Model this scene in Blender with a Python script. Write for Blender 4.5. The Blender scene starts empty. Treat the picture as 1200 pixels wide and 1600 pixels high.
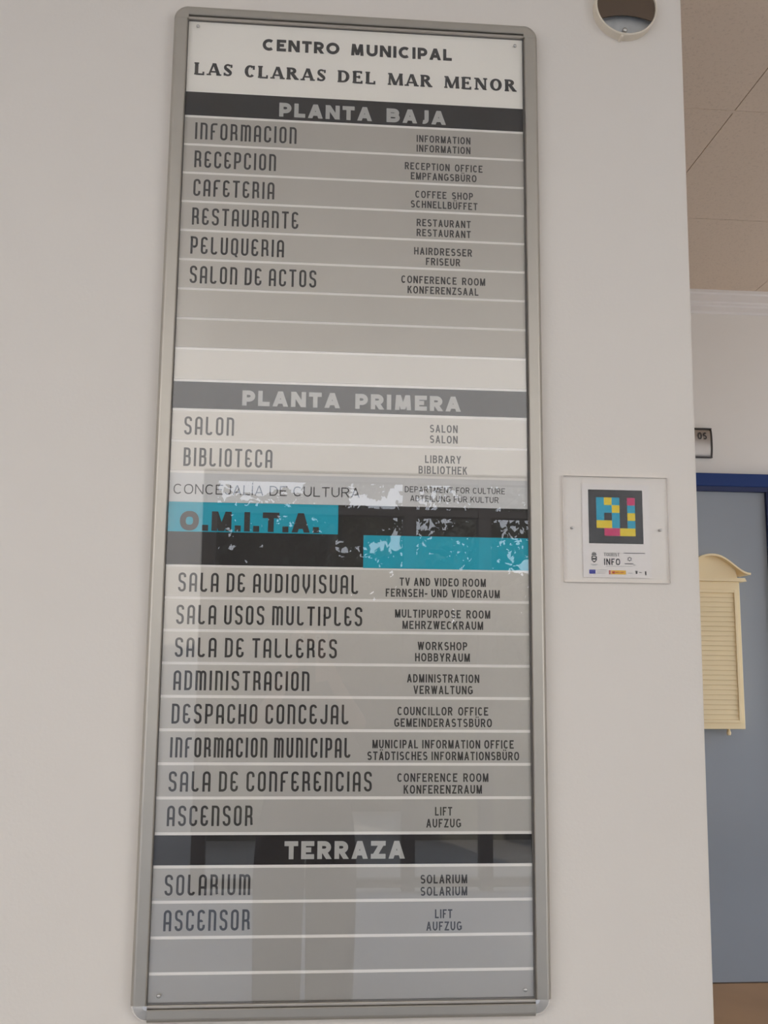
import bpy, bmesh, math, random
from mathutils import Matrix, Vector
random.seed(7)
S = bpy.context.scene
COL = S.collection
PI = math.pi

# ---------------------------------------------------------------- camera
# metres: X along the sign wall (0 = left edge of the sign's panel), Y into the building (0 = face of the slats), Z up
EYE = 1.5
VZ = EYE + 1.02945                    # height of the sign's v = 0 line; v grows downward


def Z(v):
    return VZ - v


cam_d = bpy.data.cameras.new('camera')
cam = bpy.data.objects.new('camera', cam_d)
COL.objects.link(cam)
cam_d.sensor_fit = 'VERTICAL'
cam_d.sensor_height = 24.0
cam_d.lens = 24.0 * 1560 / 1600
cam_d.clip_start = 0.02
_r = (0.9968180822842396, -0.07916663081150868, 0.009292760468483824)
_d = (0.021040524628992897, 0.14888170558596026, -0.9886311415614775)
_f = (0.076883074564608, 0.9856809231732991, 0.15007368369478769)
m4 = Matrix(((_r[0], -_d[0], -_f[0], 0.21608), (_r[1], -_d[1], -_f[1], -1.56556), (_r[2], -_d[2], -_f[2], EYE), (0, 0, 0, 1)))
cam.matrix_world = m4
S.camera = cam

# ---------------------------------------------------------------- sky, sun, exposure
S.view_settings.view_transform = 'Standard'
S.view_settings.look = 'None'
S.view_settings.gamma = 1.0
S.view_settings.use_curve_mapping = False
S.view_settings.exposure = -0.98
SKY_STRENGTH = 4.6
SUN_STRENGTH = 10.0
wd = bpy.data.worlds.new('sky')
S.world = wd
wd.use_nodes = True
nt = wd.node_tree
bg = nt.nodes['Background']
tc = nt.nodes.new('ShaderNodeTexCoord')
sep = nt.nodes.new('ShaderNodeSeparateXYZ')
rmp = nt.nodes.new('ShaderNodeValToRGB')
rmp.color_ramp.elements[0].position = 0.0
rmp.color_ramp.elements[0].color = (1.5, 1.55, 1.66, 1)
rmp.color_ramp.elements[1].position = 0.55
rmp.color_ramp.elements[1].color = (0.62, 0.76, 1.0, 1)
nt.links.new(tc.outputs['Generated'], sep.inputs[0])
nt.links.new(sep.outputs['Z'], rmp.inputs[0])
nt.links.new(rmp.outputs[0], bg.inputs['Color'])
bg.inputs['Strength'].default_value = SKY_STRENGTH
sun_d = bpy.data.lights.new('sun', 'SUN')
sun_d.energy = SUN_STRENGTH
sun_d.angle = math.radians(0.6)
sun_d.color = (1.0, 0.91, 0.78)
sun = bpy.data.objects.new('sun', sun_d)
COL.objects.link(sun)
sun.location = (-6, 14, 9)
sun.rotation_euler = (math.radians(-62), 0, math.radians(-22))

S.cycles.use_denoising = True
S.cycles.max_bounces = 10
S.cycles.diffuse_bounces = 7
S.cycles.glossy_bounces = 5
S.cycles.transparent_max_bounces = 12
S.cycles.sample_clamp_indirect = 12.0

WIN_Y = -5.4                  # glazed facade across the courtyard
PORCH = -2.83                 # edge of the roof in front of the sign wall
XL, XR = -3.6, 3.4
CEIL = 2.897


# ---------------------------------------------------------------- materials
def mat(name, col, rough=0.5, metal=0.0, spec=0.5, var=0.0, vscale=8.0, bump=0.0, bscale=200.0, coat=0.0):
    m = bpy.data.materials.new(name)
    m.use_nodes = True
    t = m.node_tree
    b = t.nodes['Principled BSDF']
    b.inputs['Base Color'].default_value = (*col, 1)
    b.inputs['Roughness'].default_value = rough
    b.inputs['Metallic'].default_value = metal
    b.inputs['Specular IOR Level'].default_value = spec
    b.inputs['Coat Weight'].default_value = coat
    co = t.nodes.new('ShaderNodeTexCoord')
    if var:
        n = t.nodes.new('ShaderNodeTexNoise')
        n.inputs['Scale'].default_value = vscale
        n.inputs['Detail'].default_value = 4
        r = t.nodes.new('ShaderNodeValToRGB')
        r.color_ramp.elements[0].position = 0.3
        r.color_ramp.elements[1].position = 0.7
        r.color_ramp.elements[0].color = (*[c * (1 - var) for c in col], 1)
        r.color_ramp.elements[1].color = (*[min(1, c * (1 + var)) for c in col], 1)
        t.links.new(co.outputs['Object'], n.inputs['Vector'])
        t.links.new(n.outputs['Fac'], r.inputs[0])
        t.links.new(r.outputs[0], b.inputs['Base Color'])
    if bump:
        n2 = t.nodes.new('ShaderNodeTexNoise')
        n2.inputs['Scale'].default_value = bscale
        n2.inputs['Detail'].default_value = 3
        bp = t.nodes.new('ShaderNodeBump')
        bp.inputs['Strength'].default_value = bump
        bp.inputs['Distance'].default_value = 0.002
        t.links.new(co.outputs['Object'], n2.inputs['Vector'])
        t.links.new(n2.outputs['Fac'], bp.inputs['Height'])
        t.links.new(bp.outputs[0], b.inputs['Normal'])
    return m


def clear_mat(name, ior, tint=(1, 1, 1), rough=0.0):
    """clear sheet: straight-through transmission plus mirror reflection by Fresnel"""
    m = bpy.data.materials.new(name)
    m.use_nodes = True
    t = m.node_tree
    t.nodes.remove(t.nodes['Principled BSDF'])
    out = t.nodes['Material Output']
    tr = t.nodes.new('ShaderNodeBsdfTransparent')
    tr.inputs[0].default_value = (*tint, 1)
    gl = t.nodes.new('ShaderNodeBsdfGlossy')
    gl.inputs['Roughness'].default_value = rough
    ge = t.nodes.new('ShaderNodeNewGeometry')
    dt = t.nodes.new('ShaderNodeVectorMath')
    dt.operation = 'DOT_PRODUCT'
    t.links.new(ge.outputs['Incoming'], dt.inputs[0])
    t.links.new(ge.outputs['Normal'], dt.inputs[1])
    f0 = ((ior - 1) / (ior + 1)) ** 2

    def math_(op, a, b):
        n = t.nodes.new('ShaderNodeMath')
        n.operation = op
        for i, v in enumerate((a, b)):
            if v is None:
                continue
            if isinstance(v, (int, float)):
                n.inputs[i].default_value = v
            else:
                t.links.new(v, n.inputs[i])
        return n.outputs[0]
    c = math_('ABSOLUTE', dt.outputs['Value'], None)
    p5 = math_('POWER', math_('SUBTRACT', 1.0, c), 5.0)
    fac = math_('ADD', math_('MULTIPLY', p5, 1 - f0), f0)
    mx = t.nodes.new('ShaderNodeMixShader')
    t.links.new(fac, mx.inputs[0])
    t.links.new(tr.outputs[0], mx.inputs[1])
    t.links.new(gl.outputs[0], mx.inputs[2])
    t.links.new(mx.outputs[0], out.inputs[0])
    return m


M = {}
M['wall'] = mat('painted_plaster', (0.80, 0.742, 0.675), 0.75, spec=0.25, var=0.012, vscale=1.3, bump=0.12, bscale=160)
M['wall_back'] = mat('back_plaster', (0.84, 0.80, 0.75), 0.8, spec=0.2, var=0.012, vscale=1.5, bump=0.1, bscale=150)
M['white_ceiling'] = mat('white_ceiling_paint', (0.88, 0.83, 0.76), 0.42, spec=0.8, var=0.01, coat=0.6)
M['cornice'] = mat('cornice_paint', (0.84, 0.80, 0.77), 0.6, spec=0.3, var=0.01)
M['floor'] = mat('floor_tile', (0.20, 0.19, 0.18), 0.3, var=0.08, vscale=3)
M['floor2'] = mat('corridor_floor_tile', (0.50, 0.42, 0.34), 0.3, var=0.08, vscale=3)
M['facade'] = mat('white_facade', (0.80, 0.77, 0.73), 0.85, spec=0.2, var=0.02, vscale=1.0)
M['court'] = mat('courtyard_paving', (0.42, 0.45, 0.50), 0.7, var=0.08, vscale=3)
M['terrace'] = mat('terrace_paving', (0.62, 0.58, 0.52), 0.9, var=0.08, vscale=2)
M['alu'] = mat('satin_aluminium', (0.50, 0.465, 0.41), 0.42, metal=0.75, var=0.02, vscale=30)
M['alu_lip'] = mat('aluminium_lip', (0.55, 0.50, 0.44), 0.4, metal=0.7, var=0.02, vscale=30)
M['corner'] = mat('sky_glare_corner', (0.88, 0.86, 0.83), 0.2, metal=0.7, var=0.02, vscale=40)  # bottom caps: bright sky reflection put into a paler base colour
M['groove_shade'] = mat('dark_groove_shade', (0.15, 0.135, 0.12), 0.7, var=0.1)  # shade of the recess beside the rails, put into the colour
M['backing'] = mat('white_backing', (0.93, 0.88, 0.81), 0.6, var=0.01)
M['slat'] = mat('silver_slat', (0.56, 0.52, 0.46), 0.42, metal=0.64, spec=0.4, var=0.012, vscale=6)
M['white_panel'] = mat('white_panel', (0.97, 0.915, 0.82), 0.6, spec=0.3, var=0.01)
M['paper'] = mat('paper_slat', (0.72, 0.70, 0.67), 0.7, spec=0.2, var=0.01)
M['dark'] = mat('dark_slat', (0.026, 0.021, 0.019), 0.5, spec=0.3, var=0.05)
M['cyan'] = mat('cyan_strip', (0.01, 0.40, 0.52), 0.5, spec=0.3, var=0.02)
M['ink'] = mat('black_lettering', (0.062, 0.056, 0.052), 0.6, spec=0.2, var=0.05)
M['ink_soft'] = mat('grey_lettering', (0.07, 0.066, 0.062), 0.6, spec=0.2, var=0.05)
M['silver_ink'] = mat('silver_lettering', (0.52, 0.50, 0.46), 0.5, spec=0.3, var=0.02)
M['glass'] = clear_mat('cover_glass', 1.58)
M['acrylic'] = clear_mat('clear_acrylic', 1.22, (1.0, 1.0, 1.0), 0.12)
M['acrylic_edge'] = mat('acrylic_edge', (0.93, 0.88, 0.82), 0.4, spec=0.4, var=0.02)
M['screw'] = mat('screw_steel', (0.62, 0.60, 0.57), 0.3, metal=0.9, var=0.03)
M['card'] = mat('white_card', (0.80, 0.745, 0.70), 0.55, var=0.01)
M['code_black'] = mat('code_black', (0.03, 0.026, 0.026), 0.5, var=0.05)
M['code_cyan'] = mat('code_cyan', (0.005, 0.34, 0.50), 0.5, var=0.02)
M['code_yellow'] = mat('code_yellow', (0.78, 0.58, 0.01), 0.5, var=0.02)
M['code_magenta'] = mat('code_magenta', (0.60, 0.025, 0.13), 0.5, var=0.02)
M['eu_blue'] = mat('flag_blue', (0.03, 0.035, 0.28), 0.5, var=0.03)
M['flag_yellow'] = mat('flag_yellow', (0.80, 0.45, 0.03), 0.5, var=0.03)
M['flag_red'] = mat('flag_red', (0.45, 0.05, 0.03), 0.5, var=0.03)
M['cream'] = mat('cream_plastic', (0.95, 0.79, 0.50), 0.45, var=0.015)
M['ring'] = mat('cream_ring', (0.82, 0.73, 0.60), 0.4, var=0.01)
M['visor'] = mat('brown_visor', (0.13, 0.092, 0.066), 0.7, spec=0.2, var=0.05)
M['zinc'] = mat('grey_back_plate', (0.52, 0.52, 0.51), 0.45, metal=0.2, var=0.08, vscale=60)
M['blue'] = mat('blue_door_paint', (0.010, 0.038, 0.17), 0.4, spec=0.3, var=0.04)
M['blue_dark'] = mat('blue_bead', (0.006, 0.016, 0.085), 0.4, var=0.04)
M['door_glass'] = mat('obscured_grey_glass', (0.29, 0.32, 0.36), 0.28, spec=0.6, var=0.03, vscale=2)
M['plaque'] = mat('brushed_silver', (0.42, 0.39, 0.37), 0.28, metal=0.9, var=0.03, vscale=30)
M['plaque_edge'] = mat('dark_plaque_edge', (0.04, 0.033, 0.03), 0.5, var=0.05)
M['wood'] = mat('brown_wood', (0.36, 0.215, 0.11), 0.4, var=0.1, vscale=5)
M['wood_edge'] = mat('dark_wood_edge', (0.07, 0.045, 0.03), 0.5, var=0.1)
M['mullion'] = mat('dark_mullion', (0.05, 0.045, 0.042), 0.5, var=0.05)
M['pane'] = clear_mat('window_pane', 1.3)
M['leaf'] = mat('leaf_green', (0.12, 0.125, 0.085), 0.5, var=0.35, vscale=3)
M['bark'] = mat('bark', (0.10, 0.075, 0.055), 0.9, var=0.2)
M['skin'] = mat('skin', (0.50, 0.31, 0.22), 0.5, var=0.04)
M['shirt'] = mat('dark_shirt', (0.035, 0.033, 0.035), 0.85, spec=0.2, var=0.15)
M['trousers'] = mat('dark_trousers', (0.028, 0.030, 0.038), 0.85, spec=0.2, var=0.15)
M['shoe'] = mat('dark_shoe', (0.03, 0.028, 0.027), 0.5, var=0.1)
M['hair'] = mat('dark_brown_hair', (0.03, 0.02, 0.014), 0.55, var=0.3, vscale=60)
M['eye'] = mat('eye_white', (0.75, 0.73, 0.70), 0.25, var=0.02)
M['lip'] = mat('lip', (0.42, 0.17, 0.14), 0.5, var=0.05)
M['phone'] = mat('black_phone', (0.015, 0.015, 0.017), 0.2, var=0.1)


def ceiling_tile_mat():
    m = mat('mineral_ceiling_tile', (0.70, 0.575, 0.46), 0.9, spec=0.1)
    t = m.node_tree
    b = t.nodes['Principled BSDF']
    co = t.nodes.new('ShaderNodeTexCoord')
    n = t.nodes.new('ShaderNodeTexNoise')
    n.inputs['Scale'].default_value = 150
    n.inputs['Detail'].default_value = 5
    n.inputs['Roughness'].default_value = 0.75
    r = t.nodes.new('ShaderNodeValToRGB')
    e = r.color_ramp.elements
    e[0].position = 0.36
    e[0].color = (0.60, 0.485, 0.385, 1)
    e[1].position = 0.46
    e[1].color = (0.70, 0.575, 0.46, 1)
    x = r.color_ramp.elements.new(0.64)
    x.color = (0.70, 0.575, 0.46, 1)
    y = r.color_ramp.elements.new(0.72)
    y.color = (0.76, 0.65, 0.55, 1)
    t.links.new(co.outputs['Object'], n.inputs['Vector'])
    t.links.new(n.outputs['Fac'], r.inputs[0])
    t.links.new(r.outputs[0], b.inputs['Base Color'])
    return m


M['ceiling_tile'] = ceiling_tile_mat()


# ---------------------------------------------------------------- object helpers
def link(name, bm, m, parent=None, smooth=False, mats=None):
    me = bpy.data.meshes.new(name)
    bm.normal_update()
    bm.to_mesh(me)
    bm.free()
    for x in (mats or [m]):
        me.materials.append(x)
    if smooth:
        for p in me.polygons:
            p.use_smooth = True
    o = bpy.data.objects.new(name, me)
    COL.objects.link(o)
    if parent:
        o.parent = parent
    return o


def struct(name, bm, m, **k):
    o = link(name, bm, m, **k)
    o['kind'] = 'structure'
    return o


def thing(name, label, cat, loc=(0, 0, 0), group=None):
    o = bpy.data.objects.new(name, None)
    o.empty_display_size = 0.05
    COL.objects.link(o)
    o.location = loc
    o['label'] = label
    o['category'] = cat
    if group:
        o['group'] = group
    return o


def box(bm, x0, x1, y0, y1, z0, z1, bev=0.0, seg=2):
    g = bmesh.ops.create_cube(bm, size=1)
    vs = g['verts']
    for v in vs:
        v.co = Vector((x0 + (v.co.x + .5) * (x1 - x0), y0 + (v.co.y + .5) * (y1 - y0), z0 + (v.co.z + .5) * (z1 - z0)))
    if bev:
        es = list({e for v in vs for e in v.link_edges})
        bmesh.ops.bevel(bm, geom=es, offset=bev, segments=seg, affect='EDGES', profile=0.5)
    return bm


def B(x0, x1, y0, y1, z0, z1, bev=0.0, seg=2):
    return box(bmesh.new(), x0, x1, y0, y1, z0, z1, bev, seg)


def prism(bm, pts, axis, a, b):
    """extrude a closed 2-D outline between a and b along an axis; pts are (x,z) for 'y', (y,z) for 'x', (x,y) for 'z'"""
    def P(p, t):
        return {'y': (p[0], t, p[1]), 'x': (t, p[0], p[1]), 'z': (p[0], p[1], t)}[axis]
    A = [bm.verts.new(P(p, a)) for p in pts]
    C = [bm.verts.new(P(p, b)) for p in pts]
    n = len(pts)
    fs = [bm.faces.new(A), bm.faces.new(list(reversed(C)))]
    for i in range(n):
        fs.append(bm.faces.new((A[i], C[i], C[(i + 1) % n], A[(i + 1) % n])))
    bmesh.ops.recalc_face_normals(bm, faces=fs)
    return bm


def revolve(bm, prof, axis_pt, ax='y', n=48, a0=0.0, a1=2 * PI):
    """profile of (radius, along) turned round an axis through axis_pt"""
    rings = []
    full = abs(a1 - a0 - 2 * PI) < 1e-6
    cnt = n if full else n + 1
    for i in range(cnt):
        a = a0 + (a1 - a0) * i / n
        ring = []
        for r, h in prof:
            if ax == 'y':
                p = (axis_pt[0] + r * math.cos(a), axis_pt[1] + h, axis_pt[2] + r * math.sin(a))
            else:
                p = (axis_pt[0] + r * math.cos(a), axis_pt[1] + r * math.sin(a), axis_pt[2] + h)
            ring.append(bm.verts.new(p))
        rings.append(ring)
    fs = []
    for i in range(n):
        A = rings[i]
        C = rings[(i + 1) % cnt]
        for j in range(len(prof) - 1):
            fs.append(bm.faces.new((A[j], A[j + 1], C[j + 1], C[j])))
    bmesh.ops.remove_doubles(bm, verts=bm.verts, dist=1e-6)
    bmesh.ops.recalc_face_normals(bm, faces=bm.faces)
    return bm


# ---------------------------------------------------------------- lettering
def arc(cx, cy, rx, ry, a0, a1, n=10, p=2.0):
    out = []
    for i in range(n + 1):
        a = math.radians(a0 + (a1 - a0) * i / n)
        c, s = math.cos(a), math.sin(a)
        out.append((cx + rx * math.copysign(abs(c) ** (2 / p), c), cy + ry * math.copysign(abs(s) ** (2 / p), s)))
    return out


L, D = 'l', 'd'
P_ = 2.35
_C = arc(.5, .5, .5, .5, 42, 318, 22, P_)
_O = (L, arc(.5, .5, .5, .5, 0, 360, 30, P_)[:-1], True)
SANS = {
    'A': (.92, [(D, (0, 0), (.5, 1)), (D, (1, 0), (.5, 1)), (L, [(.2, .26), (.8, .26)])]),
    'B': (.82, [(L, [(0, 0), (0, 1)]), (L, [(0, 1), (.55, 1)] + arc(.55, .77, .38, .23, 90, -90, 8) + [(0, .54)]), (L, [(0, .54), (.58, .54)] + arc(.58, .27, .42, .27, 90, -90, 8) + [(0, 0)])]),
    'C': (.9, [(L, _C)]),
    'D': (.88, [(L, [(0, 0), (0, 1)]), (L, [(0, 1), (.4, 1)] + arc(.4, .5, .6, .5, 90, -90, 14) + [(0, 0)])]),
    'E': (.76, [(L, [(1, 1), (0, 1), (0, 0), (1, 0)]), (L, [(0, .52), (.92, .52)])]),
    'F': (.7, [(L, [(1, 1), (0, 1), (0, 0)]), (L, [(0, .5), (.88, .5)])]),
    'G': (.95, [(L, arc(.5, .5, .5, .5, 42, 345, 22, P_)), (L, [(.55, .44), (1, .44), (1, .05)])]),
    'H': (.86, [(L, [(0, 0), (0, 1)]), (L, [(1, 0), (1, 1)]), (L, [(0, .52), (1, .52)])]),
    'I': (.0, [(L, [(0, 0), (0, 1)])]),
    'J': (.6, [(L, [(1, 1), (1, .3)] + arc(.5, .3, .5, .3, 0, -165, 10))]),
    'K': (.86, [(L, [(0, 0), (0, 1)]), (D, (.08, .40), (.95, 1)), (D, (1, 0), (.42, .6))]),
    'L': (.68, [(L, [(0, 1), (0, 0), (1, 0)])]),
    'M': (1.05, [(L, [(0, 0), (0, 1)]), (L, [(1, 0), (1, 1)]), (D, (.5, 0), (0.02, 1)), (D, (.5, 0), (.98, 1))]),
    'N': (.88, [(L, [(0, 0), (0, 1)]), (L, [(1, 0), (1, 1)]), (D, (1, 0), (0, 1))]),
    'O': (.98, [_O]),
    'P': (.78, [(L, [(0, 0), (0, 1)]), (L, [(0, 1), (.55, 1)] + arc(.55, .73, .45, .27, 90, -90, 9) + [(0, .46)])]),
    'Q': (.98, [_O, (D, (.95, 0), (.6, .3))]),
    'R': (.86, [(L, [(0, 0), (0, 1)]), (L, [(0, 1), (.56, 1)] + arc(.56, .74, .4, .26, 90, -90, 9) + [(0, .48)]), (D, (1, 0), (.52, .48))]),
    'S': (.82, [(L, arc(.5, .755, .46, .245, 28, 270, 14, 2.2) + arc(.5, .255, .5, .255, 90, -152, 14, 2.2))]),
    'T': (.82, [(L, [(0, 1), (1, 1)]), (L, [(.5, 0), (.5, 1)])]),
    'U': (.86, [(L, [(0, 1), (0, .38)] + arc(.5, .38, .5, .38, 180, 360, 14) + [(1, 1)])]),
    'V': (.9, [(D, (.5, 0), (0, 1)), (D, (.5, 0), (1, 1))]),
    'W': (1.3, [(D, (.25, 0), (0, 1)), (D, (.25, 0), (.5, 1)), (D, (.75, 0), (.5, 1)), (D, (.75, 0), (1, 1))]),
    'X': (.88, [(D, (0, 0), (1, 1)), (D, (1, 0), (0, 1))]),
    'Y': (.88, [(D, (.5, .4), (0, 1)), (D, (.5, .4), (1, 1)), (L, [(.5, 0), (.5, .45)])]),
    'Z': (.8, [(L, [(0, 1), (1, 1)]), (L, [(0, 0), (1, 0)]), (D, (0, .02), (1, .98))]),
    '.': (.0, [('dot', 0, 0)]),
    '-': (.35, [(L, [(0, .38), (1, .38)])]),
}
for base, um in (('A', 'Ä'), ('O', 'Ö'), ('U', 'Ü')):
    w_, s_ = SANS[base]
    SANS[um] = (w_, s_ + [('dot', .22, 1.27), ('dot', .78, 1.27)])
SANS['Í'] = (0.0, SANS['I'][1] + [(D, (0, 1.12), (.0, 1.3))])
# pointed geometric capitals for the floor headings: sharper A, splayed M, full round O
GEO = dict(SANS)
GEO['M'] = (1.15, [(D, (.06, 0), (.14, 1)), (D, (.94, 0), (.86, 1)), (D, (.5, 0.05), (.16, 1)), (D, (.5, 0.05), (.84, 1))])
GEO['O'] = (1.08, [(L, arc(.5, .5, .5, .5, 0, 360, 34)[:-1], True)])
GEO['C'] = (.92, [(L, arc(.55, .5, .55, .5, 50, 310, 22))])
GEO['J'] = (.42, [(L, [(1, 1), (1, .24)] + arc(.4, .24, .6, .24, 0, -110, 8))])
GEO['E'] = (.66, SANS['E'][1])
GEO['L'] = (.6, SANS['L'][1])
GEO['T'] = (.7, SANS['T'][1])
GEO['P'] = (.7, [(L, [(0, 0), (0, 1)]), (L, [(0, 1), (.5, 1)] + arc(.5, .68, .5, .32, 90, -90, 10) + [(0, .36)])])
GEO['R'] = (.74, [(L, [(0, 0), (0, 1)]), (L, [(0, 1), (.5, 1)] + arc(.5, .71, .46, .29, 90, -90, 10) + [(0, .42)]), (D, (1, 0), (.45, .44))])
# tall deco capitals
_k = .5
DECO = {
    'A': (1, [(L, [(0, 0), (0, .82)] + arc(.5, .82, .5, .18, 180, 0, 10) + [(1, 0)]), (L, [(0, .36), (1, .36)])]),
    'B': (1, [(L, [(0, 0), (0, 1)]), (L, [(0, 1), (.5, 1)] + arc(.5, .86, .42, .14, 90, 0, 5) + [(.92, .66)] + arc(.5, .66, .42, .12, 0, -90, 5) + [(0, .54)]), (L, [(0, .54), (.5, .54)] + arc(.5, .40, .5, .14, 90, 0, 5) + [(1, .15)] + arc(.5, .15, .5, .15, 0, -90, 5) + [(0, 0)])]),
    'C': (1, [(L, [(1, .74), (1, .84)] + arc(.5, .84, .5, .16, 0, 180, 10) + [(0, .16)] + arc(.5, .16, .5, .16, 180, 360, 10) + [(1, .27)])]),
    'D': (1, [(L, [(0, 0), (0, 1)]), (L, [(0, 1), (.45, 1)] + arc(.45, .82, .55, .18, 90, 0, 6) + [(1, .18)] + arc(.45, .18, .55, .18, 0, -90, 6) + [(0, 0)])]),
    'E': (.95, [(L, [(.98, .86)] + arc(.52, .86, .46, .14, 0, 90, 5) + arc(.52, .84, .52, .16, 90, 180, 6) + [(0, .16)] + arc(.5, .16, .5, .16, 180, 360, 10) + [(1, .26)]), (L, [(0, .47), (.62, .47), (.72, .50)])]),
    'F': (.9, [(L, [(1, 1), (.5, 1)] + arc(.5, .84, .5, .16, 90, 180, 6) + [(0, 0)]), (L, [(0, .5), (.72, .5)])]),
    'H': (1, [(L, [(0, 0), (0, 1)]), (L, [(1, 0), (1, 1)]), (L, [(0, .42), (1, .42)])]),
    'I': (0, [(L, [(0, 0), (0, 1)])]),
    'J': (.9, [(L, [(1, 1), (1, .17)] + arc(.5, .17, .5, .17, 0, -180, 10) + [(0, .24)])]),
    'L': (.9, [(L, [(0, 1), (0, .15)] + arc(.42, .15, .42, .15, 180, 270, 6) + [(.7, 0)] + arc(.7, .16, .3, .16, 270, 350, 5))]),
    'M': (1.62, [(L, [(0, 0), (0, 1)]), (L, [(0, 1), (.25, 1)] + arc(.25, .84, .25, .16, 90, 0, 6) + [(.5, 0)]), (L, [(.5, .84)] + arc(.75, .84, .25, .16, 180, 0, 10) + [(1, 0)])]),
    'N': (1, [(L, [(0, 0), (0, 1)]), (L, [(0, 1), (.5, 1)] + arc(.5, .83, .5, .17, 90, 0, 7) + [(1, 0)])]),
    'O': (1, [(L, arc(.5, .84, .5, .16, 0, 180, 10) + arc(.5, .16, .5, .16, 180, 360, 10), True)]),
    'P': (1, [(L, [(0, 0), (0, 1)]), (L, [(0, 1), (.5, 1)] + arc(.5, .85, .5, .15, 90, 0, 6) + [(1, .56)] + arc(.5, .56, .5, .15, 0, -90, 6) + [(0, .41)])]),
    'Q': (1, [(L, arc(.5, .84, .5, .16, 0, 180, 10) + arc(.5, .16, .5, .16, 180, 360, 10), True), (D, (.95, -.1), (.6, .1))]),
    'R': (1, [(L, [(0, 0), (0, 1)]), (L, [(0, 1), (.5, 1)] + arc(.5, .85, .42, .15, 90, 0, 6) + [(.92, .60)] + arc(.5, .60, .42, .14, 0, -90, 6) + [(0, .46)]), (L, [(.4, .46), (.56, .46)] + arc(.56, .32, .4, .14, 90, 0, 6) + [(.98, .08), (1.06, -.01)])]),
    'S': (1, [(L, [(1, .78), (1, .86)] + arc(.5, .86, .5, .14, 0, 180, 10) + [(0, .72)] + arc(.5, .72, .5, .2, 180, 262, 6) + arc(.5, .30, .5, .2, 82, 0, 6) + [(1, .16)] + arc(.5, .16, .5, .16, 0, -180, 10) + [(0, .2)])]),
    'T': (1, [(L, [(0, 1), (1, 1)]), (L, [(.5, 0), (.5, 1)])]),
    'U': (1, [(L, [(0, 1), (0, .17)] + arc(.5, .17, .5, .17, 180, 360, 10) + [(1, 1)])]),
    'V': (1, [(L, [(0, 1), (0, .36), (.5, .03), (1, .36), (1, 1)])]),
}
# bold roman capitals: 'w' strokes carry their own weight, 's' is a slab serif centred on x
W_ = 'w'
SERIF = {
    'A': (.96, [(W_, .55, (0.08, 0), (.46, 1)), (W_, 1, (.9, 0), (.5, 1)), ('b', .5, (.22, .3), (.76, .3)), ('s', .08, 0, .34), ('s', .9, 0, .38), ('s', .46, 1, .2)]),
    'C': (.86, [('c',)]),
    'D': (.98, [('v', .16), ('s', .16, 0, .34), ('s', .16, 1, .34), ('bowl', .16, 0, 1, .96)]),
    'E': (.8, [('v', .16), ('s', .16, 0, .34), ('s', .16, 1, .34), ('b', .55, (.1, .955), (.9, .955)), ('b', .55, (.1, .045), (.96, .045)), ('b', .5, (.16, .52), (.72, .52)), ('t', .9, .8, 1), ('t', .96, 0, .22), ('t', .7, .4, .64)]),
    'L': (.78, [('v', .16), ('s', .16, 0, .34), ('s', .16, 1, .36), ('b', .55, (.1, .045), (.96, .045)), ('t', .96, 0, .26)]),
    'M': (1.2, [(W_, .55, (.1, 0), (.14, 1)), (W_, 1, (.5, .02), (.14, 1)), (W_, .55, (.5, .02), (.86, 1)), (W_, 1, (.9, 0), (.86, 1)), ('s', .1, 0, .26), ('s', .9, 0, .3), ('s', .12, 1, .26), ('s', .88, 1, .28)]),
    'N': (1.0, [(W_, .55, (.14, 0), (.14, 1)), (W_, .55, (.86, 0), (.86, 1)), (W_, 1, (.84, .02), (.16, 1)), ('s', .14, 0, .32), ('s', .12, 1, .32), ('s', .86, 1, .32)]),
    'O': (.98, [('o',)]),
    'R': (.95, [('v', .16), ('s', .16, 0, .34), ('s', .16, 1, .34), ('bowl', .16, .47, 1, .8), (W_, 1, (.86, 0), (.46, .5)), ('s', .9, 0, .2)]),
    'S': (.7, [('sn',)]),
}


NQ = [0]


def quad(bm, pts):
    NQ[0] += 1
    lift = -4e-6 * (NQ[0] % 40)          # strokes of a letter lie on each other like layers of paint
    try:
        bm.faces.new([bm.verts.new((x, lift, z)) for x, z in pts])
    except ValueError:
        pass


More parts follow.
